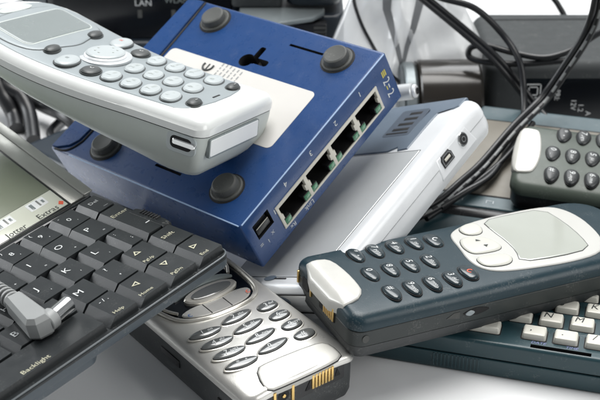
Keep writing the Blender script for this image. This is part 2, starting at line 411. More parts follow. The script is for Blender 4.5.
b = MB(); b.slab(rrect(86.5, 104.5, 21.5, 37.5, 1.5, 4), [(0, .3), (0, .52), (.2, .58)], 'slate_dark')
for q in range(4):
    x = 90+q*3.6; b.box(x, x+1.9, 24.5, 34-q*.8, .3, .62, 'hole', .1)
b.box(88, 89, 23.5, 36, .3, .66, 'hole', .1)
b.build('vent_slot', vp)
# sockets on the long side (faces -y)
pl = MB(); pl.slab(ccw([(71.5, -12.8), (97.5, -12.8), (95.2, -4.2), (73.2, -4.2)]), [(0, -1), (0, .1), (.5, .35)], 'silver', xf=frame((0, 0, 0), (1, 0, 0), (0, 0, 1)))
pl.build('socket_plate', dv)
fx = frame((0, -.33, 0), (1, 0, 0), (0, 0, 1))
b = MB(); b.slab(oval(90.7, -7.2, 2.9, 2.9), [(0, -.5), (0, .35), (.2, .55)], 'chrome', xf=fx); b.slab(oval(90.7, -7.2, 2.3, 2.3), [(0, .3), (0, .62), (.2, .7)], 'black', xf=fx)
b.slab(oval(90.7, -7.2, 1.25, 1.25), [(0, .5), (0, .8)], 'chrome', xf=fx); b.slab(oval(90.7, -7.2, .85, .85), [(0, .5), (0, .84)], 'hole', xf=fx); b.build('audio_jack', dv)
b = MB(); us = ccw([(75.0, -9.6), (82.4, -9.6), (82.4, -6.2), (81.4, -5.2), (81.4, -4.6), (76.0, -4.6), (76.0, -5.2), (75.0, -6.2)])
b.slab(us, [(0, -.5), (0, .3), (.1, .4)], 'black', xf=fx); b.slab(us, [(.45, 0), (.45, .45)], 'chrome', xf=fx); b.slab(us, [(.95, 0), (.95, .5)], 'hole', xf=fx)
b.box(76.8, 80.6, -.95, -.6, -7.6, -6.4, 'cream', .1); b.build('mini_socket', dv)
b = MB(); b.slab(oval(1.0, 32, 1.3, 3.2, 8), [(0, -.2), (0, .34), (.3, .42)], 'slate'); b.box(.7, 1.1, 22.5, 31, .02, .36, 'hole', .05); b.build('indicator', dv)
b = MB(); b.slab(oval(0, 0, 4.2, 2.2), [(0, -.5), (0, .3), (.4, .6)], 'slate', xf=frame((-4.95, 24, -6), (0, -1, 0), (0, 0, 1)))
b.tube([(-5.0, 38, -2.6), (-5.1, 24, -2.6), (-5.0, 8, -2.6)], .3, 'hole', n=6); b.tube([(-5.0, 38, -11.5), (-5.0, 24, -11.5), (-5.0, 8, -11.5)], .3, 'hole', n=6); b.build('end_button', dv)

# ------------------------------------------------------------------ helpers for phone keys
def leg(b, s_, c, size, m='white_ink', **k): b.text(s_, c, size, m, **k)
PADS = ['1', '2', '3', '4', '5', '6', '7', '8', '9', '*', '0', '#']
SUB = ['oo', 'abc', 'def', 'ghi', 'jkl', 'mno', 'pqrs', 'tuv', 'wxyz', '+', '_', '']

# ------------------------------------------------------------------ silver mobile phone, flat on the table
ph = thing('mobile_phone', 'silver champagne mobile phone lying flat on the table below the keyboard corner', 'mobile phone',
           (-22.7, 384.4, 20.0), (.797, .605, 0), (-.605, .797, 0))
def gdef(x, y, z): return (x, y, z-(1.7*(abs(x)/24)**3 if z > -6 else 0))
def body_out(w0, w1, ya, yb, r0, r1): return dens(ccw([(p[0]*(1-.0*p[1]), p[1]) for p in rrect(-w1, w1, ya, yb, (r0, r1, r1, r0), 8)]), 3)
b = MB(); b.slab(body_out(23.6, 23.8, -40.0, 89, 5, 14), fil(-3.0, .2, 0, 2.6, 5), 'champagne', deform=gdef, bottom=False); b.build('front_cover', ph)
b = MB(); b.slab(body_out(23, 23.1, -39.6, 88.4, 5, 13), [(3, -19.8), (1.2, -18.8), (.3, -16.5), (.1, -12), (0, -3.4)], 'charcoal', top=True); b.build('back_shell', ph)
b = MB(); b.slab(body_out(23, 23.1, -39.3, 88.2, 5, 13), [(0, -4.4), (0, -2.8)], 'hole'); b.build('seam', ph)
# dark navigation plate and its bright rim
nav = smooth([(-20, 40), (20, 42), (20.5, 30), (18.2, 14), (12.5, 8.2), (2, 6.6), (-9, 7.6), (-17, 12.8), (-20.2, 26)], 2)
b = MB(); b.slab(nav, [(0, -1.4), (0, .10), (.4, .22)], 'gloss_black', deform=gdef); b.build('navigation_plate', ph)
loop = [(20.2, 40, .1), (20.4, 28, .1), (18.3, 14, .2), (12.5, 8.0, .3), (2, 6.3, .3), (-9, 7.3, .3), (-17, 12.6, .2), (-20.2, 26, .1), (-20, 40, .1)]
b = MB(); b.tube(loop, .75, 'champ_hi', n=8); b.build('navigation_rim', ph)
b = MB(); low = smooth([(-16, 13.5), (-9, 15.8), (2, 14.4), (10, 16.4), (17, 15), (12.0, 8.8), (2, 7.3), (-9, 8.2)], 2)
b.slab(low, [(0, .1), (0, .5), (.4, .8)], 'champagne', deform=gdef)
b.text('c', (13.2, 12.0, 1.0), 4, 'red_ink'); b.text('c', (-12.4, 11.4, 1.0), 4, 'blue_ink'); b.box(3.5, 3.9, 7.8, 14, .7, .88, 'hole', .05); b.box(-5, -4.6, 8, 14.6, .7, .88, 'hole', .05); b.build('call_key', ph)
b = MB(); b.slab(oval(2.0, 19.5, 11.5, 4.8, 3), [(0, .1), (0, 1.2), (.5, 1.7)], 'champ_hi', dome=.3); k = b.build('scroll_key', ph)
b = MB(); b.slab(oval(2.0, 19.1, 8.8, 3.0, 3), [(0, 1.6), (0, 2.1), (.4, 2.3)], 'smoke_key', dome=.2); b.build('key_insert', k)
b = MB(); b.slab(smooth([(-13, 22), (-8, 27.5), (2, 29.5), (12, 28.4), (16, 24), (12, 25), (2, 26), (-8, 23.2)], 2), [(0, .1), (0, .9), (.4, 1.2)], 'lcd_silver'); b.text('_', (0, 28.2, 1.35), 5, 'blue_ink'); b.build('soft_key', ph)
b = MB(); b.tube([(-15, 15, .5), (-17.5, 20, .5), (-17.5, 27, .5)], .6, 'champ_hi', n=8); b.build('trim', ph); b = MB(); b.tube([(15, 27, .5), (18, 33, .5), (18, 40, .5)], .6, 'champ_hi', n=8); b.build('trim', ph)
for i in range(12):
    r_, c_ = divmod(i, 3); x = (-13.4, .6, 13.2)[c_]; y = -7.38*r_+(.8 if c_ == 1 else -.5 if c_ == 0 else .2)
    a_, b_, rot = ((6.7, 2.55, -4), (6.9, 2.55, 8), (4.4, 2.75, 4))[c_]
    if c_ == 2: x += .6
    o_ = oval(x, y, a_, b_, rot, 30, 1.75 if c_ < 2 else 2.2); zt = 0-1.7*(abs(x)/24)**3
    b = MB(); b.slab(oval(x, y, a_+.55, b_+.5, rot, 30, 1.75 if c_ < 2 else 2.2), [(0, zt-.2), (0, zt+.28), (.3, zt+.38)], 'champ_hi')
    rim = b
    rim.slab(o_, [(0, zt-.1), (0, zt+.42)], 'hole')
    rim.slab(o_, [(.22, zt), (.22, zt+.7), (.6, zt+1.1)], 'smoke_key', dome=.35)
    rim.text(PADS[i], (x-(1.6 if c_ < 2 else .9), y-.05, zt+1.5), 3.1, 'white_ink', shear=.2)
    if SUB[i]: rim.text(SUB[i], (x+(1.8 if c_ < 2 else 1.4), y+.1, zt+1.48), 1.9, 'white_ink', shear=.2)
    rim.build('key', ph)
flap = smooth([(-11.5, -28.3), (-6, -27.6), (12, -28.6), (16.6, -30.4), (17.0, -36), (16.6, -39.6), (8, -40.2), (-8, -40.2), (-14.2, -39.9), (-14.8, -36)], 1)
b = MB(); b.slab(flap, [(-.3, .05), (-.3, .2)], 'hole', deform=lambda x, y, z: (x, y, z-max(0, -34-y)**2*.035)); b.slab(flap, [(0, -2.0), (0, .35), (.25, .5), (.5, .56)], 'flap_silver', deform=lambda x, y, z: (x, y, z-max(0, -34-y)**2*.035)); b.build('connector_flap', ph)
b = MB(); fe = frame((0, -39.6, 0), (1, 0, 0), (0, 0, 1))
b.slab(rrect(-16.5, 17.5, -9.6, -2.6, .8), [(0, -.5), (0, .18), (.1, .25)], 'black', xf=fe)
b.box(-12.9, -11.8, -40.3, -39, -9.4, -2.4, 'gold', .15); b.box(-5.4, -4.3, -40.3, -39, -8.8, -2.4, 'gold', .15)
for q in range(7): b.box(3.2+q*1.38, 4.2+q*1.38, -40.3, -39, -7.8, -2.2, 'gold', .12)
b.slab(oval(-8.6, -5.2, 2.2, 2.2), [(0, 0), (0, .4)], 'hole', xf=fe); b.slab(oval(-8.6, -5.2, .7, .7), [(0, 0), (0, .7), (.1, .8)], 'gold', xf=fe)
b.add([(.4, -40.0, -7.6), (2.6, -40.0, -7.6), (2.6, -40.0, -3.6)], [[0, 1, 2]], 'hole'); b.add([(13.2, -40.0, -7.2), (15.6, -40.0, -7.2), (14.2, -40.0, -4)], [[0, 1, 2]], 'hole')
b.build('connector', ph)
b = MB(); b.box(-23.5, -22.6, -30, -22, -14, -10, 'hole', .2); b.build('side_catch', ph)
b = MB(); b.box(-23.5, -22.6, 2, 14, -12, -9, 'black', .2); b.build('volume_key', ph)

# ------------------------------------------------------------------ dark teal phone on the organizer
def teal_phone(t, shell, mid, low, keym, full):
    def d(x, y, z): return (x, y, z-(1.5*(abs(x)/24)**4 if z > -5 else 0))
    out = body_out(23.5, 23.7, -44, 85, 5.5, 15)
    b = MB(); b.slab(out, fil(-6.0, .1, 0, 3.4, 6), shell, deform=d, bottom=False); b.build('front_cover', t)
    b = MB(); b.slab(body_out(23, 23.6, -43.9, 84.9, 5.5, 15), [(.15, -12.3), (0, -11.8), (0, -6.6), (.2, -6.4)], mid); b.build('middle_band', t)
    b = MB(); b.slab(body_out(23, 23.3, -43.6, 84.6, 5.5, 15), [(4, -18.4), (1.4, -17.4), (.3, -15.2), (0, -12.6)], low); b.build('back_shell', t)
    b = MB(); b.slab(body_out(23, 23.0, -43.3, 84.4, 5.3, 15), [(0, -13), (0, -5.4)], 'hole'); b.build('seam', t)
    tab = smooth([(-15.4, -44.4), (-15.6, -36), (-12.6, -33), (-4, -31.8), (4, -31.8), (9.6, -32.6), (14, -37), (14.4, -44.4)], 1)
    b = MB(); b.slab(dens(tab, 2), [(0, -3.4), (0, .5), (.3, .8), (.6, .9)], 'tab_silver', deform=lambda x, y, z: (x, y-.7, z-max(0, -39.5-y)**2*.11)); b.build('end_tab', t)
dp = thing('mobile_phone', 'dark teal mobile phone with ivory screen surround lying across the white-keyed organizer', 'mobile phone',
           (47.7, 401.5, 34.0), (.426, -.905, .003), (.904, .426, -.04))
teal_phone(dp, 'teal', 'grey_shell', 'charcoal', 'teal_key', True)
def phone_keys(t, keym, rp, cp, rows=range(4), bow=1.2):
    for i in range(12):
        # in this phone * sits far from the viewer and # near
        r_, c_ = divmod(i, 3); x = (c_-1)*cp; y = -rp*r_-(bow if c_ == 1 else 0)+.4
        o_ = smooth([(x-5.1, y+.4), (x-3.4, y+2.7), (x+.6, y+3.1), (x+4.3, y+1.8), (x+5.3, y-.2), (x+3.6, y-1.9), (x-.6, y-2.7), (x-4.0, y-2.0)], 2)
        b = MB(); b.slab(o_, [(-.35, -.6), (-.35, .12)], 'hole'); b.slab(o_, [(0, -.4), (0, .45), (.35, .85), (.9, 1.05)], keym, dome=.22)
        b.text(PADS[i], (x-1.6, y+.3, 1.28), 3.4, 'white_ink', shear=.15)
        if SUB[i]: b.text(SUB[i], (x+1.7, y+.1, 1.28), 2.0, 'white_ink', shear=.15)
        b.build('key', t)
phone_keys(dp, 'teal_key', 8.17, 13.6)
bez = smooth([(-15.6, 17.2), (-19.6, 26), (-21.2, 40), (-21.0, 60), (-18.0, 67.5), (-8, 71), (4, 70.2), (12, 67.6), (18.2, 62), (19.2, 48), (17.6, 30), (15.5, 18.5), (11, 13.4), (4, 12.6), (-4, 14.2), (-11, 15)], 2)
b = MB(); b.slab(dens(bez, 3), [(0, -1), (0, .2), (.3, .5), (.8, .6)], 'ivory', deform=lambda x, y, z: (x, y, z-.9*(abs(x)/24)**4)); b.build('screen_surround', dp)
scr = smooth([(-18.2, 33), (-18.6, 46), (-17.9, 60.5), (-6, 62.2), (6, 61.6), (14.6, 59.5), (15.2, 45), (13.2, 29.6), (6, 32.6), (-2, 33.2), (-10, 32.6)], 1)
b = MB(); b.slab(scr, [(-.25, .2), (-.25, .66)], 'ink'); b.slab(scr, [(0, .4), (0, .68), (.2, .76)], 'lcd_phone', dome=.3); b.build('screen', dp)
for pts in ([(-16.4, 20.6), (-18.6, 27.5), (-15.5, 30.5), (-9.2, 27.8), (-10.5, 21)], [(-9.6, 17.6), (-8.4, 25.5), (-2, 29.4), (3.4, 28.6), (3.2, 19), (1.6, 15.6), (-4, 15)], [(4.6, 15.2), (5.4, 24.4), (8, 29), (13.2, 26.2), (13.0, 19), (10.6, 14.8)]):
    o_ = smooth(pts, 2); b = MB(); b.slab(o_, [(-.25, .3), (-.25, .66)], 'ink'); b.slab(o_, [(0, .4), (0, .9), (.4, 1.25), (1.0, 1.4)], 'ivory_key', dome=.15)
    if pts[0][0] == -9.6:
        b.add([(-5.6, 22, 1.68), (-4, 23.4, 1.68), (-4.4, 21.4, 1.68)], [[0, 1, 2]], 'ink'); b.add([(-.6, 24.4, 1.68), (.6, 23, 1.68), (-1, 22.6, 1.68)], [[0, 1, 2]], 'ink')
    b.build('navigation_key', dp)
for x, y, g, mm in ((-12.4, 8.1, 'c', 'white_ink'), (12.2, 8.0, 'c', 'red_ink')):
    o_ = smooth([(x-5.2, y), (x-3, y+3), (x+1, y+3.2), (x+5, y+1.6), (x+4.6, y-2), (x, y-3), (x-4, y-2.4)], 2)
    b = MB(); b.slab(o_, [(-.35, -.6), (-.35, .12)], 'hole'); b.slab(o_, [(0, -.4), (0, .45), (.35, .85), (.9, 1.05)], 'teal_key', dome=.22)
    b.text(g, (x, y+.4, 1.3), 5.2, mm, (.7, .7, 0), (-.7, .7, 0)); b.build('call_key' if mm == 'white_ink' else 'end_key', dp)
b = MB(); fe = frame((0, -44.0, 0), (1, 0, 0), (0, 0, 1))
for x in (-19.2, -8.6): b.box(x-.5, x+.5, -44.5, -43.4, -9.6, -4.6, 'gold', .15)
b.slab(rrect(-15.8, -10.8, -9.6, -4.8, 1), [(0, -.2), (0, .14)], 'hole', xf=fe)
b.slab(rrect(-1.8, 10.2, -9.8, -3.9, .6), [(0, -.2), (0, .14)], 'hole', xf=fe)
for q in range(6): b.box(2.0+q*1.35, 2.95+q*1.35, -44.6, -43.6, -9.4, -4.2, 'gold', .12)
b.build('connector', dp)
b = MB(); fs = frame((23.68, 0, 0), (0, 1, 0), (0, 0, 1))
b.slab(ccw([(-7, -8.9), (-1.6, -10.0), (-1.6, -7.2), (-4, -7.2)]), [(0, -.3), (0, .06), (.1, .1)], 'rubber', xf=fs)
b.slab(oval(5.2, -8.5, 5.4, 1.5, 0, 20, 1.5), [(0, -.3), (0, .1)], 'hole', xf=fs); b.slab(oval(2.6, -8.6, 1.9, 1.1, 0, 20, 1.6), [(0, -.1), (0, .25), (.2, .4)], 'hand_face', xf=fs); b.build('side_button', dp)
b = MB(); b.slab(oval(-38.8, -9.2, 1.3, 1.5), [(0, -.3), (0, .1)], 'rubber', xf=fs); b.build('port_lens', dp)

# ------------------------------------------------------------------ olive phone on the organizer screen
op = thing('mobile_phone', 'olive grey mobile phone with ivory end tab lying on the organizer screen', 'mobile phone',
           (123.7, 481.3, 34.0), (-.243, -.945, -.221), (.97, -.241, -.035))
opT = op
def olive_phone(t):
    def d(x, y, z): return (x, y, z-(1.8*(abs(x)/22)**4 if z > -5 else 0))
    def oo(w, ya): return dens(rrect(-w, w+2.2, ya, 94, (6, 14, 14, 6), 8), 3)
    b = MB(); b.slab(oo(20.4, -33.8), fil(-5.5, .1, 0, 3.6, 6), 'olive', deform=d, bottom=False); b.build('front_cover', t)
    b = MB(); b.slab(oo(20.1, -33.4), [(4.5, -15.6), (1.6, -14.6), (.3, -12), (0, -5.4)], 'black'); b.build('back_shell', t)
    tab = smooth([(-14.6, -34.4), (-14.8, -27), (-13.4, -24.4), (0, -22.6), (10, -23.6), (14.2, -26), (14.6, -34.4)], 2)
    b = MB(); b.slab(tab, [(0, -3.2), (0, .3), (.3, .6), (.6, .7)], 'tab_silver', deform=lambda x, y, z: (x, y-.4, z-max(0, -30-y)**2*.10)); b.build('end_tab', t)
    pads = PADS
    for r_ in range(4):
        for c_ in range(3):
            i = (3-r_)*3+c_; x = (-13.4, -.2, 13.2)[c_]; y = -16.4+r_*8.2-(2.2 if c_ == 1 else 1.4 if c_ == 2 else -1.2)
            o_ = smooth([(x-4.6, y+.3), (x-3.2, y+2.9), (x+.4, y+3.3), (x+4.0, y+1.7), (x+5.2, y-.3), (x+3.4, y-1.9), (x-.6, y-2.8), (x-3.8, y-2.2)], 2)
            b = MB(); b.slab(o_, [(-.35, -.6), (-.35, .1)], 'hole'); b.slab(o_, [(0, -.4), (0, .6), (.35, 1.1), (.9, 1.35)], 'charcoal', dome=.3)
            b.text(pads[i], (x-1.5, y+.2, 1.66), 3.6, 'white_ink', shear=.15)
            if SUB[i]: b.text(SUB[i], (x+1.7, y+.1, 1.64), 2.1, 'white_ink', shear=.15)
            b.build('key', t)
olive_phone(op)

# ------------------------------------------------------------------ clamshell organizer with white keys
og = thing('organizer', 'dark teal clamshell organizer with white keys lying open under the teal phone', 'organizer',
           (64.3, 378.7, 0), (.962, -.271, 0), (.271, .962, 0))
X0, X1 = -49, 116
b = MB(); b.slab(rrect(X0, X1, 0, 91, 2.5, 5), fil(0, 7.2, 1.5, .25, 3), 'tealbox'); b.build('base', og)
b = MB(); c = MB(); c.box(17, 38.2, 1.6, 3.6, 12.2, 16, 'hole', 0)
b.slab(rrect(X0, X1, .35, 91, 2.5, 5), fil(7.7, 14.4, .2, 1.4, 5), 'tealbox'); b.build('keyboard_deck', og, cut=c)
b = MB(); b.slab(rrect(X0+.6, X1-.6, .9, 90.5, 2.5, 5), [(0, 7), (0, 7.9)], 'hole'); b.build('seam', og)
b = MB()
for q in range(13): b.box(-17+q*1.35, -16.3+q*1.35, -.28, .3, 1.6, 6.8, 'tealbox', .1)
b.build('grip_ribs', og)
rowsO = [(12.3, [(-45.5+11.1*k, 8.6) for k in range(0, 1)] + [(-16.5, 44)] + [(17.6+11.1*k, 8.6) for k in range(9)], ['', '', ',', '.', '/', '?', '', '', '', '', '']),
         (22.2, [(-33+11.1*k, 8.6) for k in range(14)], list('  ZXCVBN') + ['M', ';', ':', '=', '+', '-']),
         (32.2, [(-39.5+11.1*k, 8.6) for k in range(14)], list(' ASDFG HJKL') + ['', '', '']),
         (42.2, [(-44+11.1*k, 8.6) for k in range(15)], list('QWERTYUIOP') + ['7', '8', '9', '', '']),
         (52.2, [(-44+11.1*k, 8.6) for k in range(15)], list('1234567890') + ['', '', '', '', ''])]
# the N key stands at x=22.5, the M key at x=33.6
rowsO[1] = (22.2, [(22.5+11.1*(k-7), 8.6) for k in range(15)], ['', 'Z', 'X', 'C', 'V', 'B', 'B', 'N', 'M', ';', ':', '=', '+', '-', ''])
rowsO[1] = (22.2, [(22.5+11.1*(k-6), 8.6) for k in range(14)], ['', 'Z', 'X', 'C', 'V', 'B', 'N', 'M', ';', ':', '=', '+', '-', ''])
rowsO[2] = (32.2, [(27.2+11.1*(k-6), 8.6) for k in range(14)], ['', 'A', 'S', 'D', 'F', 'G', 'J', 'K', 'L', '', '4', '5', '6', ''])
for yr, ks, ls in rowsO:
    for (x, wd), l in zip(ks, ls):
        if x-wd/2 < X0+1.5 or x+wd/2 > X1-1.5: continue
        b = MB(); y = yr-2.6
        b.slab(rrect(x-wd/2-.4, x+wd/2+.4, y-3.9, y+3.6, .8, 3), [(0, 14.3), (0, 14.46)], 'hole')
        b.slab(rrect(x-wd/2, x+wd/2, y-3.5, y+3.2, 1.0, 4), [(0, 14.2), (.15, 15.7), (.45, 16.5), (1.0, 16.8)], 'keywhite')
        if l: b.text(l, (x-1.4, y+.3, 16.88), 4.4, 'ink', shear=.2)
        b.build('key', og)
b = MB(); b.text('DATE', (19.5, 4.85, 14.46), 2.1, 'violet_ink', shear=.2); b.text('TIME', (31.2, 4.85, 14.46), 2.1, 'violet_ink', shear=.2)
for x in (17.5, 29): b.text('oo', (x+2, 14.6, 14.46), 2.4, 'white_ink')
b.build('printed_marks', og)
b = MB(); b.cyl((X0+3, 91.6, 12.2), (X1-3, 91.6, 12.2), 4.2, 'black', n=20); b.build('hinge', og)
ca, sa = math.cos(rad(9.5)), math.sin(rad(9.5))
fl = frame((0, 92.5, 14.6), (1, 0, 0), (0, ca, sa))
b = MB(); b.slab(rrect(X0, X1, 3.5, 79, 3, 5), fil(-7.5, 0, 2, .8, 3), 'teallid', xf=fl); lid = b.build('screen_lid', og)
b = MB(); b.slab(rrect(X0+8, X1-8, 11.2, 68, 1.5), [(0, -.3), (0, .15)], 'hole', xf=fl); b.slab(rrect(X0+9, X1-9, 12, 67.2, 1), [(0, -.2), (0, .22), (.2, .3)], 'lcd_beige', xf=fl); b.build('screen', lid)
b = MB()
for x in (-25, -12, 4, 18):
    b.box(x-1.6, x+.9, 8.2, 8.6, 0, .06, 'hand_face', 0, xf=fl); b.box(x-1.6, x-1.2, 6.6, 8.2, 0, .06, 'hand_face', 0, xf=fl); b.box(x+1.2, x+1.7, 6.6, 8.6, 0, .06, 'hand_face', 0, xf=fl)
b.build('printed_marks', lid)

# ------------------------------------------------------------------ cordless handset, on the blue switch
hs = thing('cordless_handset', 'silver white cordless telephone handset lying over the blue switch', 'telephone handset',
           (-63.1, 456.5, 85.2), (.474, .865, -.163), (-.868, .49, .08))
hs.scale = (1.038, 1.038, 1.038)
def hz(y): return .0019*max(0, y+10)**2 
def hw(y):
    if y < -20: return 25.6
    t = min(1, (y+20)/60); return 25.6+5.0*t*t*(3-2*t)
HO = []
for y in [-47+4*k for k in range(0, 37)]:
    HO.append((hw(y), y))
HO = [p for p in HO if -41 <= p[1] <= 44]
arc0 = [(25.6-5+5*math.sin(rad(a)), -43+5-5*math.cos(rad(a))-4) for a in (0, 15, 30, 45, 60, 75)]
tip = [(30.4*math.cos(rad(a)), 45+19*math.sin(rad(a))) for a in (10, 25, 40, 55, 70, 85)]
right = arc0+HO+tip
hout = right+[(-x, y) for x, y in right[::-1]]
hout = dens(hout, 4)
def hdef(x, y, z):
    k = hz(y); s_ = 1 if z > -7.2 else .9
    if z < -7: f = 1-.58*max(0, min(1, (y+30)/70)); z = -7+(z+7)*f
    return (x, y, z+k*s_-(1.0*(abs(x)/26)**4 if z > -3.5 else 0))
b = MB(); b.slab(hout, fil(-6.2, .2, 0, 4.0, 6), 'white_shell', deform=hdef, bottom=False); b.build('top_shell', hs)
b = MB(); nh = len(hout); vs = []; fs = []
hp = [(.3, -6.6), (.4, -9.5), (.9, -13), (2.0, -17), (4.0, -20.8), (7.0, -23.6), (11, -25.2), (16, -25.8), (21, -26)]
for ins, z in hp: vs += [hdef(x*(1-ins/25.8), (y+47)*(1-1.6*ins/111)+ins*.8-47, z) for x, y in hout]
for k in range(len(hp)-1):
    for q in range(nh): fs.append([k*nh+q, (k+1)*nh+q, (k+1)*nh+(q+1) % nh, k*nh+(q+1) % nh])
fs.append([(len(hp)-1)*nh+q for q in range(nh)][::-1]); b.add(vs, fs, 'hand_body')
b.build('lower_body', hs)
b = MB(); b.slab(hout, [(.55, -7), (.55, -5.8)], 'hole', deform=hdef, top=False, bottom=False); b.build('seam', hs)
face = [(p[0]*(1-4.6/abs(p[0])) if abs(p[0]) > 6 else p[0]*.2, p[1]) for p in hout]
fo = smooth([(-20.6, -38.5), (20.6, -38.5), (21.4, -20), (22.5, 0), (25, 20), (26.5, 36), (26, 48), (17, 59), (-17, 59), (-26, 48), (-26.5, 36), (-25, 20), (-22.5, 0), (-21.4, -20)], 2)
def fdef(x, y, z): return (x, y, z+hz(y)-1.0*(abs(x)/26)**4)
b = MB(); b.slab(dens(fo, 3), [(-.3, -.6), (-.3, .22)], 'hand_label', deform=fdef, bottom=False); b.slab(dens(fo, 3), [(0, 0), (0, .3), (.3, .5)], 'hand_face', deform=fdef, bottom=False); b.build('face_panel', hs)
sur = smooth([(-20, 29.5), (-9, 27.5), (0, 25.2), (9, 27.5), (20, 29.5), (24, 38), (24, 48), (16, 54.5), (-16, 54.5), (-24, 48), (-24, 38)], 2)
b = MB(); b.slab(dens(sur, 3), [(-.35, 0), (-.35, .56)], 'dark_key', deform=fdef); b.slab(dens(sur, 3), [(0, .2), (0, .7), (.5, .95)], 'hand_face', deform=fdef); b.build('screen_surround', hs)
b = MB(); sc_ = dens(rrect(-19.5, 19.5, 33.6, 50, 3, 5), 3)
b.slab(sc_, [(-.6, .6), (-.6, 1.02)], 'hand_body', deform=fdef); b.slab(sc_, [(0, .8), (0, 1.12), (.5, 1.25)], 'lcd_silver', deform=fdef); b.build('screen', hs)
b = MB(); b.slab(dens(smooth([(-10, 54.6), (10, 54.6), (8, 58.4), (-8, 58.4)], 2), 2), [(0, .3), (0, .75)], 'hand_body', deform=fdef)
b.build('earpiece', hs)
for i in range(12):
    r_, c_ = divmod(i, 3); x = (c_-1)*14.2; y = -8.57*r_
    if True:
        o_ = oval(x, y, 5.3, 3.3, 14, 26, 2.2); z = hz(y)
        b = MB(); b.slab(o_, [(-.45, z), (-.45, z+.56)], 'dark_key'); b.slab(o_, [(0, z+.2), (0, z+.9), (.4, z+1.35), (1.0, z+1.5)], 'hand_key', dome=.25)
        b.text(PADS[i], (x-1.5, y+.2, z+1.82), 3.0, 'hand_body'); b.text(SUB[i] or '-', (x+1.7, y, z+1.8), 1.9, 'hand_body'); b.build('key', hs)
def hkey(name, x, y, a, c, m, glyph=None, gm='hand_body', h=1.5):
    z = hz(y); o_ = oval(x, y, a, c, 10, 26, 2.1)
    b = MB(); b.slab(o_, [(-.45, z), (-.45, z+.56)], 'dark_key'); b.slab(o_, [(0, z+.2), (0, z+h*.65), (.4, z+h*.9), (1.0, z+h)], m, dome=.35)
    if glyph: b.text(glyph, (x, y, z+h+.45), 3.2, gm)
    b.build(name, hs)
hkey('call_key', -16.6, 18.0, 6.2, 4.0, 'hand_key', '=', 'lcd_silver'); hkey('end_key', 17.4, 18.6, 6.2, 3.8, 'hand_key', '=', 'red_ink')
hkey('menu_key', -16.2, 7.6, 4.6, 3.4, 'dark_key', 'c', 'white_ink'); hkey('clear_key', 15.6, 8.4, 4.6, 3.4, 'dark_key', 'c', 'white_ink')
hkey('soft_key', -13.6, 27.3, 4.2, 2.4, 'dark_key', h=1.8); hkey('soft_key', 13.8, 28.6, 4.2, 2.4, 'dark_key', h=1.8)
hkey('function_key', -12.6, -34.4, 3.7, 2.4, 'dark_key', '..', 'hand_label', 1.7); hkey('function_key', 13.6, -34.2, 3.7, 2.2, 'dark_key', '..', 'hand_label', 1.7)
z = hz(14)
b = MB(); b.slab(oval(.5, 13.6, 11.4, 9.2, 0, 40), [(0, z), (0, z+.8), (.5, z+1.0)], 'silver_dull'); b.slab(oval(.5, 13.6, 9.2, 7.2, 0, 40), [(0, z+.5), (0, z+1.3), (.5, z+1.9), (1.3, z+2.2)], 'silver')
b.slab(oval(.5, 13.6, 8.6, 6.6, 0, 40), [(0, z+1.5), (0, z+2.3), (.6, z+2.7)], 'hand_key', dome=.5)
for x, y in ((-4, 13.6), (5, 13.6), (.5, 17), (.5, 10.4), (-3, 16), (4, 11)): b.slab(oval(x, y, .45, .4, n=8), [(0, z+2.6), (0, z+3.2)], 'hand_body')
b.build('scroll_key', hs)
b = MB(); b.slab(rrect(-2.3, 2.3, -36.0, -35.3, .2, 2), [(0, .2), (0, .62)], 'hole', xf=Matrix.Identity(4)); b.build('microphone_hole', hs)
# end of the handset: white label, corner charging contact
fe = frame((0, -47, 0), (1, 0, 0), (0, .06, 1))
b = MB(); b.slab(rrect(-21.0, 12.4, -14.2, -7.2, .8, 3), [(0, -1.2), (0, .05), (.15, .12)], 'lcd_silver', xf=fe); b.slab(rrect(-20.4, 11.8, -13.6, -7.6, .6, 3), [(0, -1), (0, .12), (.1, .2)], 'hand_label', xf=fe); b.build('end_label', hs)
fs = frame((-25.5, 0, 0), (0, -1, 0), (-.04, 0, 1))
b = MB(); b.slab(rrect(32.5, 44.5, -14.0, -6.6, 2.2, 4), [(0, -.8), (0, .0), (.3, .16)], 'hand_key', xf=fs)
b.slab(rrect(34.2, 43, -12.4, -7.8, 1.8, 4), [(0, -.5), (0, .2)], 'hole', xf=fs); b.slab(rrect(35.2, 44.6, -11.0, -8.8, .8, 3), [(0, -.4), (0, .5), (.3, .8)], 'chrome', xf=fs); b.build('charging_contact', hs)

# ------------------------------------------------------------------ clamshell computer with keyboard
pd = thing('palmtop_computer', 'graphite clamshell palmtop computer with lit-grey keyboard open at the left', 'palmtop computer',
           (-24.9, 379.0, 53.3), (.685, .716, .134), (-.707, .698, -.119))
pd['label'] = 'graphite clamshell palmtop computer lying open with its lettered keyboard toward the viewer'
b = MB(); b.slab(dens(rrect(-170, 0, -1.2, 77, (4, 3, 3, 4), 6), 8), [(1.8, -6.6), (.6, -6.0), (.1, -4.8), (0, -1.8)], 'pda_side'); b.slab(dens(rrect(-170, -57, -.4, 34, (5, 3, 3, 4), 6), 8), [(3, -9.8), (1, -9.0), (.3, -7.5), (0, -4.2)], 'pda_side'); b.build('lower_shell', pd)
b = MB(); b.slab(rrect(-170, 0.2, -1.6, 75.5, (4, 3, 3, 4), 6), [(.4, -2.9), (.1, -2.7), (.1, -1.9), (.5, -1.5)], 'pda'); b.build('keyboard_deck', pd)
b = MB(); b.tube([(-167, -1.35, -1.3)]+[(x, y, -1.3) for x, y in rrect(-170, 0, -1.35, 80, (4, 3, 3, 4), 8)[:9]]+[(0, 20, -1.3), (0, 70, -1.3)], .32, 'pda_trim', n=8, raw=True); b.build('edge_trim', pd)
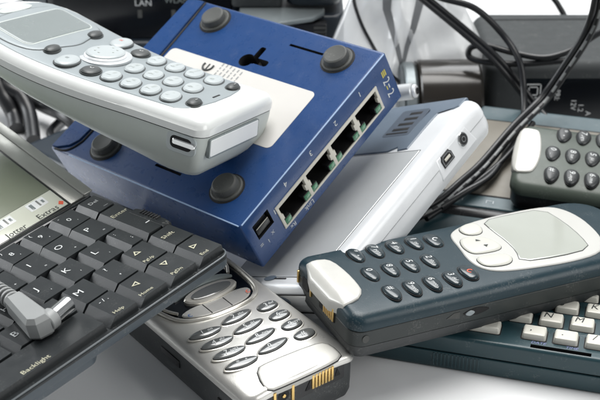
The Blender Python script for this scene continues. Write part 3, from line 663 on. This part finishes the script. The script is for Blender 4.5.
b = MB(); b.slab(ccw([(-3, 30), (.6, 30), (1.2, 33), (1.2, 47), (.4, 50), (-3, 50)]), [(0, -3), (0, 1.2), (.4, 1.7)], 'pda')
for q in range(7): b.box(-1.2, 1.1, 36+q*1.5, 36.7+q*1.5, 1.5, 2.2, 'black', .1)
b.build('lid_catch', pd)
def pkey(x0, x1, y0, y1, marks):
    b = MB(); x0 += .15; x1 -= .15; y0 += .15; y1 -= .15
    lo = [(x0, y0, -1.6), (x1, y0, -1.6), (x1, y1, -1.6), (x0, y1, -1.6)]; hi = [(x0+3.5, y0+.25, 1.4), (x1-.05, y0+.25, 1.5), (x1-.05, y1-.25, 1.5), (x0+3.5, y1-.25, 1.4)]
    b.hexa(lo, hi, 'pda_key')
    for s_, x, y, sz, m_ in marks: b.text(s_, (x+.8, y, 1.57), sz*.78, m_)
    b.build('key', pd)
sym = '!"$%^&*()-'
wi, ci = 'white_ink', 'cream_ink'
for k, d_ in enumerate('0987654321'):
    x = -18.2-13*k; pkey(x-6.5, x+6.3, 60.8, 74, [(d_, x, 67.4, 4.6, wi), ('-' if k == 0 else '()*&^%$#!'[k-1], x-2.2, 71.4, 3.4, wi), ("'", x+1.8, 63.6, 3.2, wi)])
pkey(-12, -.8, 60.8, 74, [('Del', -5.6, 69, 3.6, wi), ('_', -4.2, 64.6, 5, wi)])
pkey(-161.5, -141.7, 60.8, 74, [('Esc', -150, 67.4, 3.4, ci)])
for k, d_ in enumerate('POIUYTREWQ'):
    x = -19.4-13.1*k; pkey(x-5.6, x+7.3, 45.7, 60.8, [(d_, x, 54.6, 5.4, wi), ('+' if k % 2 else '=', x+3.4, 49.0, 2.4, wi)])
pkey(-166, -143, 45.7, 60.8, [('Tab', -154, 54, 3.4, ci)])
b = MB(); lo = [(-11.8, 30.6, -1.6), (-.9, 30.6, -1.6), (-.9, 60.2, -1.6), (-11.8, 60.2, -1.6)]; hi = [(-8.6, 31.2, 1.5), (-1.1, 31.2, 1.5), (-1.1, 59.8, 1.5), (-8.6, 59.8, 1.5)]
b.hexa(lo, hi, 'pda_key'); b.text('Enter', (-4.9, 53, 1.57), 3.3, ci); b.box(-2.6, -2.2, 38, 47, 1.45, 1.6, 'white_ink', 0); b.box(-4.6, -2.2, 37.8, 38.3, 1.45, 1.6, 'white_ink', 0); b.build('key', pd)
pkey(-20.6, -12.0, 30.2, 45.4, [(':', -16.6, 42.4, 3.6, wi), (';', -14.2, 35.5, 3.6, wi)])
for k, d_ in enumerate('LKJHGFDSA'):
    x = -27.9-12.75*k; pkey(x-5.4, x+7.1, 30.2, 45.4, [(d_, x, 39.3, 5.4, wi), ("'", x+3, 33.8, 3, wi)])
pkey(-166, -135.6, 30.2, 45.4, [('Caps', -150, 38, 3.4, ci)])
pkey(-12.8, -.8, 15.6, 29.8, [('Shift', -7.0, 23.8, 3.8, ci)])
def tri(b, x, y, dx, dy, s_=1.5):
    a_, c_ = Vector((dx, dy, 0)), Vector((-dy, dx, 0)); p = Vector((x+.8, y, 1.57))
    b.add([p+a_*s_*1.1, p-a_*s_*.7+c_*s_, p-a_*s_*.7-c_*s_], [[0, 1, 2]], 'cream_ink'); b.add([p+Vector((0, 0, .03))+a_*s_*.5, p+Vector((0, 0, .03))-a_*s_*.4+c_*s_*.5, p+Vector((0, 0, .03))-a_*s_*.4-c_*s_*.5], [[0, 1, 2]], 'pda_key')
pkey(-26, -13, 15.6, 29.8, [('PgUp', -20.8, 17.9, 2.7, ci)])
pkey(-39, -26.2, 15.6, 29.8, [('?', -33.2, 26.4, 4.2, wi), (',', -32, 20.6, 4.6, wi)])
for k, d_ in enumerate('MNBVCXZ'):
    x = -47.0-13.1*k; pkey(x-5.4, x+7.5, 15.6, 29.8, [(d_, x, 23.6, 5.6, wi)])
pkey(-166, -131.2, 15.6, 29.8, [('Shift', -148, 23.5, 3.6, ci)])
for xa, xb, l, x in ((-13, -.8, 'End', -8.2), (-26, -13, 'PgDn', -20.8), (-39, -26.2, 'Home', -34.4), (-52, -39.2, 'Help', -46.2)):
    pkey(xa, xb, .8, 15.4, [(l, x, 3.0, 2.9, ci)]+([('- / .', -45.4, 12.2, 3.6, wi)] if l == 'Help' else []))
b = MB(); tri(b, -7.4, 9.6, 1, 0); tri(b, -19.8, 10.6, 0, -1); tri(b, -33.4, 9.8, -1, 0); tri(b, -20.5, 25, 0, 1); b.build('printed_marks', pd)
b = MB(); b.hexa([(-117, 1.2, -1.6), (-52.3, 1.2, -1.6), (-52.3, 15.2, -1.6), (-117, 15.2, -1.6)], [(-115, 1.7, 1.4), (-52.8, 1.7, 1.4), (-52.8, 14.6, 1.4), (-115, 14.6, 1.4)], 'pda_key')
b.text('Backlight', (-78.5, 3.4, 1.5), 3.0, ci); b.build('space_bar', pd)
for k in range(3): pkey(-117-13*(k+1), -117-13*k, .8, 15.4, [(('Menu', 'Ctrl', 'Fn')[k], -123-13*k, 5, 3, ci)])
b = MB(); b.cyl((-168, 76.2, -1.2), (-1, 76.2, -1.2), 1.9, 'gloss_black', n=20, r=.4); b.build('hinge', pd)
la = rad(18); fl = frame((0, 76.0, -.6), (1, 0, 0), (0, math.cos(la), math.sin(la)))
b = MB(); b.slab(rrect(-170, 1.8, 2.6, 92, 2.5, 5), fil(-7.5, 0, 2.5, .6, 4), 'pda_bezel2', xf=fl); lid = b.build('screen_lid', pd)
b = MB(); b.box(-2.2, 2.1, 2.9, 91.6, -.2, .9, 'pda_bezel', .5, 3, xf=fl); b.box(-2.6, -2.0, 3.2, 91.2, -.3, .3, 'pda_bezel2', .1, 1, xf=fl); b.box(-8.6, -2.4, 2.6, 91.4, -.2, .45, 'pda_bezel', .2, 2, xf=fl); b.build('bezel', lid); b = MB(); b.box(-169, -159, 2.6, 91.4, -.2, .5, 'pda_bezel', .3, 2, xf=fl); b.build('bezel', lid)
b = MB(); b.box(-158.8, -8.8, 2.8, 82, -.2, .25, 'black', .1, xf=fl); b.box(-158, -9.4, 14.4, 81, 0, .32, 'lcd_green', .05, xf=fl); b.box(-158, -9.4, 3.4, 14.2, 0, .33, 'lcd_strip', .05, xf=fl)
b.text('Extras', (-17.8, 4.9, .42), 3.8, 'ink', xf=fl); b.text('Jotter', (-32.4, 4.7, .42), 3.8, 'ink', xf=fl)
b.slab(ccw([(-10.9, 4.4), (-9.7, 5.7), (-10.9, 7), (-12.1, 5.7)]), [(0, .3), (0, .45)], 'red_ink', xf=fl)
for x in (-18, -33, -48, -63, -78, -93):
    b.box(x-4, x+4, 9, 13.4, .2, .40, 'hand_label', .05, xf=fl); b.box(x-3, x-1.6, 9.4, 12.6, .3, .45, 'lcd_silver', .05, xf=fl); b.box(x+.4, x+1.2, 9.6, 13, .3, .46, 'pda_bezel2', .05, xf=fl); b.box(x+2.2, x+3.2, 10.2, 12, .3, .46, 'lcd_silver', .05, xf=fl)
b.build('screen', lid)

# ------------------------------------------------------------------ right-angle power plug on the keyboard
pg = thing('power_plug', 'grey right-angle power plug with bare metal tip resting on the keyboard', 'plug',
           (-24.9, 379.0, 53.3), (.685, .716, .134), (-.707, .698, -.119))
px_ = frame((-66.4, 22.6, 5.9), (-.19, -.98, 0), (.98, -.19, 0))
b = MB(); b.slab(ccw([(-10.5, -3.2), (9, -4.1), (11.5, -1.6), (11.5, 3.4), (8, 4.6), (-10.5, 3.2)]), [(1.0, -4.0), (0, -2.8), (0, 2.2), (1.2, 3.8)], 'plug_grey', xf=px_); b.build('plug_body', pg)
b = MB(); b.cyl((-66, 13.6, 5.4), (-62.0, 14.4, 5.4), 3.5, 'plug_grey', n=24, r=.5); b.cyl((-62.6, 14.2, 5.4), (-54.6, 16.2, 5.2), 2.75, 'chrome', n=28, r=.25); b.cyl((-54.7, 16.18, 5.2), (-54.3, 16.28, 5.2), 1.6, 'hole', n=20); b.build('metal_tip', pg)
b = MB(); b.tube([(-64.6, 30, 5.8), (-62.8, 46, 5.8), (-64, 62, 5.4), (-84, 76, 6.5), (-130, 84, 6), (-190, 90, 2)], 2.0, 'plug_grey', n=12); b.build('cord', pg)
b = MB()
for q in range(6):
    y = 33.5+q*2.5; b.cyl((-64.3+q*.3, y, 5.8), (-64.15+q*.3, y+1.5, 5.8), 3.3-q*.12, 'plug_grey', n=20, r=.4)
b.build('strain_relief', pg)

# ------------------------------------------------------------------ background: router, cradle, pouch, adapter and the rest
ro = thing('router', 'black wireless router with lan light behind the blue switch', 'router', (-85, 640, 0))
ro['label'] = 'black router with LAN marked on its front standing behind the handset'
b = MB(); b.slab(rrect(-44, 55, -19, 80, 5, 5), fil(3, 66, 2, 3, 4), 'gloss_black'); b.build('body', ro)
b = MB(); b.slab(rrect(-46, 57, -23.5, 82, 6, 5), fil(0, 32, 2, 3.5, 4), 'navy'); b.build('base', ro)
b = MB(); b.text('LAN', (6.0, -19.12, 51.2), 4.6, 'white_ink', (1, 0, 0), (0, 0, 1)); b.text('WLAN', (23, -19.12, 52.6), 4.2, 'lcd_silver', (1, 0, 0), (0, 0, 1)); b.build('printed_marks', ro)
for x in (4, 21, 38):
    b = MB(); b.box(x-1.1, x+1.1, -19.4, -18.5, 43.4, 47.6, 'rubber', .2); b.build('indicator_light', ro)
cr = thing('charging_cradle', 'dark navy charging cradle with pewter front lip behind the blue switch', 'charging cradle', (0, 600, 0))
b = MB(); b.slab(rrect(-34, 22, 6, 60, 6, 5), fil(0, 50, 1.5, 2, 4), 'navy'); b.build('base', cr)
b = MB(); b.slab(ccw([(-30, -6), (-14, -10), (6, -2), (12, 6), (12, 12), (-30, 12)]), [(0, 50.3), (0, 51.8), (.5, 52.4)], 'pewter'); b.build('front_lip', cr)
b = MB(); b.slab(dens(rrect(-8, 21, 9, 46, (8, 6, 6, 8), 6), 5), [(5, 52.5), (1.5, 54), (0, 57.5), (0, 92), (2, 95)], 'navy'); b.build('holder', cr)
b = MB(); b.slab(rrect(-34, -9, 11, 46, 3, 4), fil(52.6, 72, 1, 2, 3), 'adapter'); b.build('rear_block', cr)
b = MB(); b.box(-4, 13, -1, 5.9, 30, 48.5, 'black', .6)
for q in range(5): b.box(6.8, 12.6, -1.5, -.8, 38+q*2, 39+q*2, 'rubber', .15)
b.build('grip_ribs', cr)

# clear pouch: two wrinkled film walls closed all round
def pouch():
    nx, nz = 44, 40; rg = random.Random(5)
    waves = [(rg.uniform(.3, 1.1), rg.uniform(-1, 1), rg.uniform(.05, .28), rg.uniform(0, 6)) for _ in range(9)]
    def pt(u, v, side):
        x = (-2+48*v)*(1-u)+(110-60*v)*u; z = 3+v*112; y = 574+v*34+(4 if side else 0)
        e = min(1, 6*min(u, 1-u, v, 1-v)+.05)
        h = sum(a*math.sin(f*(x*math.cos(d*1.4)+z*math.sin(d*1.4))+p) for a, d, f, p in waves)
        cre = 3.2*math.exp(-((x-(44+.16*(z-40)))/3.0)**2)+2.4*math.exp(-((x-(58-.42*(z-40)))/2.4)**2)+2.6*math.exp(-((z-(42+.25*(x-70)))/4.0)**2)
        return Vector((x, y+(h-cre)*e*(1 if not side else -.5)+(6*e if side else -6*e), z))
    b = MB(); vs = []; fs = []
    for side in (0, 1):
        for j in range(nz+1):
            for i in range(nx+1): vs.append(pt(i/nx, j/nz, side))
    K = (nx+1)*(nz+1)
    for j in range(nz):
        for i in range(nx):
            a_ = j*(nx+1)+i; fs.append([a_, a_+1, a_+nx+2, a_+nx+1]); a_ += K; fs.append([a_+nx+1, a_+nx+2, a_+1, a_])
    for j in range(nz):
        a_ = j*(nx+1); fs.append([a_+nx+1, a_+nx+1+K, a_+K, a_]); a_ += nx; fs.append([a_, a_+K, a_+nx+1+K, a_+nx+1])
    for i in range(nx):
        fs.append([i, i+K, i+1+K, i+1]); a_ = nz*(nx+1)+i; fs.append([a_+1, a_+1+K, a_+K, a_])
    b.add(vs, fs, 'film')
    return b, pt
b, pt = pouch()
pch = thing('plastic_pouch', 'crumpled clear plastic pouch with black zip edge standing behind the cables', 'plastic pouch', (40, 580, 0))
pch.matrix_world = Matrix.Identity(4)
b.build('film', pch, sharp=80)
b = MB(); zp = [pt(u, v, 0)+Vector((0, -.6, 0)) for u, v in ((.48, .20), (.36, .30), (.27, .37), (.16, .45), (.05, .53), (.01, .57))]
b.tube(zp, .9, 'black', n=8); b.build('zip_edge', pch)
b = MB()  # grey ribbons that stand for dark reflections on the film ridges
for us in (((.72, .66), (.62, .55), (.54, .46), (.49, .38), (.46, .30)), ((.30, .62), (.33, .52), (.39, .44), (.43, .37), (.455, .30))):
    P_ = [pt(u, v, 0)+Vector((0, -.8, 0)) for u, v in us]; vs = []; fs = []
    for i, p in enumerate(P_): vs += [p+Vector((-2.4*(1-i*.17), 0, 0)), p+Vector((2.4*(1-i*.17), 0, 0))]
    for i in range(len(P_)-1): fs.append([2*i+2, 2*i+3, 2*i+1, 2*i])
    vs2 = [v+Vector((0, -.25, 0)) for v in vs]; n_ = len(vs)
    b.add(vs+vs2, fs+[[i+n_ for i in f] for f in fs], 'film_reflection')
b.build('reflection_bands', pch, sharp=80)

rl = thing('roll', 'dark glossy cylinder lying behind the silver gadget', 'cylinder', (72, 566, 22))
b = MB(); b.cyl((-17, 0, 0), (13, 1, 0), 20, 'brown_black', n=48, r=1.5); b.build('barrel', rl)
b = MB(); b.cyl((-24, -.3, 0), (-17.2, 0, 0), 19, 'pewter', n=48, r=1.5); b.build('end_cap', rl)
jp = thing('jack_plug', 'small silver barrel plug beside the corner of the blue switch', 'plug', (46, 515, 50))
b = MB(); b.cyl((-9, 4, -3), (3, -.6, .7), 3.6, 'silver_dull', n=28, r=.5); b.cyl((3, -.6, .7), (4.4, -1.1, 1.1), 2.9, 'silver', n=24, r=.3); b.cyl((4.3, -1.05, 1.05), (4.8, -1.25, 1.2), 1.5, 'black', n=20); b.build('metal_sleeve', jp)
b = MB(); b.tube([(-8, 4, -3), (-16, 12, -12), (-14, 24, -34), (-2, 30, -48), (20, 36, -48)], 2, 'cable'); b.build('cord', jp)

ad = thing('power_adapter', 'black power adapter block with printed label behind the olive phone', 'power adapter', (140, 596, 0))
b = MB(); b.slab(dens(rrect(-52, 60, -31, 36, (6, 6, 9, 6), 6), 6), fil(0, 42.5, 2, 5, 6), 'adapter'); b.build('body', ad)
b = MB(); b.tube([(-46, 24, 42.6), (0, 25, 42.6), (54, 26, 42.6)], .3, 'hole', n=6, sub=3); b.build('seam', ad)
b = MB(); b.slab(rrect(-34, 6, 12.5, 34.5, 1, 3), [(0, -.1), (0, .06)], 'gloss_black', xf=frame((0, -31, 0), (1, 0, 0), (0, 0, 1)))
yy = -31.2; bx = frame((0, -31.1, 0), (1, 0, 0), (0, 0, 1))
for q in ((-33, -25.6), (-31.6, -27.0)):
    c_ = (q[0]+q[1])/2; h_ = (q[1]-q[0])/2
    for x0, x1, z0, z1 in ((c_-h_, c_+h_, -h_, -h_+.5), (c_-h_, c_+h_, h_-.5, h_), (c_-h_, c_-h_+.5, -h_, h_), (c_+h_-.5, c_+h_, -h_, h_)):
        b.box(x0, x1, yy, yy+.3, 28+z0, 28+z1, 'white_ink', 0)
for s_, x, z in (('SEC:', -23.2, 25.6), ('PRI:', -17.8, 26), ('12V', -9.6, 21), ('1.2', -6.0, 19.4), ('A', -2.2, 16.4)): b.text(s_, (x, yy-.03, z), 3.6, 'white_ink', (0, 0, -1), (1, 0, 0))
b.build('rating_label', ad)
b = MB(); b.box(10, 26, -31.5, -30.6, 15.6, 18.6, 'black', .3); b.build('lock_button', ad)

def cable(label, pts, r=1.5, twin=False, dash=False, sub=10):
    b = MB()
    if twin:
        b.tube(pts, r, 'cable', off=(-r*.96, 0), sub=sub); b.tube(pts, r, 'cable', off=(r*.96, 0), sub=sub, dash=('grey_mark', (3, 4), 9, 5) if dash else None)
        if dash: pass
    else: b.tube(pts, r, 'cable', sub=sub)
    return tag(b.build('cable', sharp=60), label, 'cable', 'black cables over the pile')
cable('twin black cable with pale dashes rising steeply to the top right corner', [(46, 462, 18), (58, 472, 19), (68.5, 484, 21.5), (79, 497, 24), (94.5, 516, 32), (109, 532, 38.5), (118, 535, 52), (127, 535, 71), (128, 528, 92), (132, 530, 122), (160, 575, 150), (205, 640, 110), (235, 690, 25), (250, 730, 2)], 1.4, True, True, 22)
cable('twin black cable crossing the pouch diagonally from the top', [(-12, 735, 3), (-6, 700, 60), (12, 630, 105), (32, 580, 98), (44, 567, 86), (50, 566, 80), (57, 566, 74), (74, 562, 61), (89, 554, 50), (100, 550, 38.5), (108, 546, 29), (113, 538, 25)], 1.35, True, False)
cable('single black cable arching over the adapter corner and down past the olive phone tab', [(6, 750, 3), (10, 700, 64), (24, 620, 100), (36, 575, 92), (46, 566, 84), (55, 566, 80), (64, 566, 74.5), (80, 564, 70), (93, 560, 59), (100, 550, 50), (102, 543, 38.5), (101, 532, 29.5), (95, 520, 25), (82.5, 492, 22), (69, 480, 19.5), (58, 470, 18)], 1.55)
cable('black cable loop sagging across the front of the grey adapter', [(250, 620, 3), (212, 590, 32), (175, 560, 66), (155, 552, 71), (138, 552, 64), (128, 552, 57), (120, 551, 53), (110, 551, 51), (97, 555, 52), (86, 560, 53.2), (79.5, 563, 51), (79, 561, 47), (87, 556, 46.5), (104, 552, 47.5), (122, 550, 50)], 1.45)
cable('short black cable standing behind the adapter at the top edge', [(90, 760, 2), (104, 715, 30), (118, 670, 66), (126, 655, 62), (131, 650, 47), (136, 648, 40), (141, 646, 31), (150, 650, 6)], 1.6)
cable('thin black cable tucked under the dashed cable beside the gadget', [(104, 524, 31), (99, 517, 28), (87, 500, 23.5), (73, 486, 19.5), (62, 474, 17.5), (52, 464, 16)], 1.3)
cable('thick black cable at the left edge dropping behind the screen lid', [(-190, 640, 30), (-158, 603, 24), (-147, 590, 13), (-142, 585, 6), (-139, 575, 3)], 4.0)
cable('thick black cable bending beside the left edge cable', [(-178, 650, 30), (-152, 600, 19), (-139, 590, 14), (-133, 580, 8), (-128, 560, 4)], 3.6)
cable('black cable lying across under the handset at the left', [(-186, 610, 30), (-150, 598, 17), (-127, 588, 9), (-112, 562, 16), (-100, 550, 10)], 3.2)
br = thing('dark_gap_brick', 'dark navy brick added to darken the gap under the left end of the blue switch', 'power adapter', (-92, 532, 0), (.743, -.668, 0), (.668, .743, 0))  # added dark brick, fills the shaded gap where bright table would show
b = MB(); b.slab(dens(rrect(-30, 44, -22, 18, 4, 5), 6), fil(0, 14, 1.5, 3, 4), 'navy'); b.build('body', br)
b = MB(); b.tube([(-29, 0, 7), (-44, 6, 6), (-60, 30, 3), (-80, 60, 2.5)], 2, 'cable'); b.build('cord', br)
sb = thing('cassette_case', 'dark navy block standing behind the handset in the top left corner', 'block', (-145, 640, 0))
b = MB(); b.slab(rrect(-32, 17, -18, 50, 3, 4), fil(0, 47.5, 1, 1.5, 3), 'navy'); b.build('body', sb)
b = MB(); b.box(-20, 4, -18.4, -17.6, 12, 30, 'black', .3); b.build('front_panel', sb)
fp = thing('flip_phone', 'silver edged gadget corner peeking in at the top left', 'gadget', (-160, 612, 54), (1, .12, .06), (-.12, 1, 0))
b = MB(); b.slab(rrect(-50, 20.5, -6, 46, 5, 6), fil(-5.6, 2.2, 1.5, 2.0, 4), 'silver'); b.build('body', fp)
b = MB(); b.slab(rrect(-46, 17, -2.4, 42, 3, 4), [(0, 2.0), (0, 2.35), (.2, 2.5)], 'lcd_green'); b.build('screen', fp)
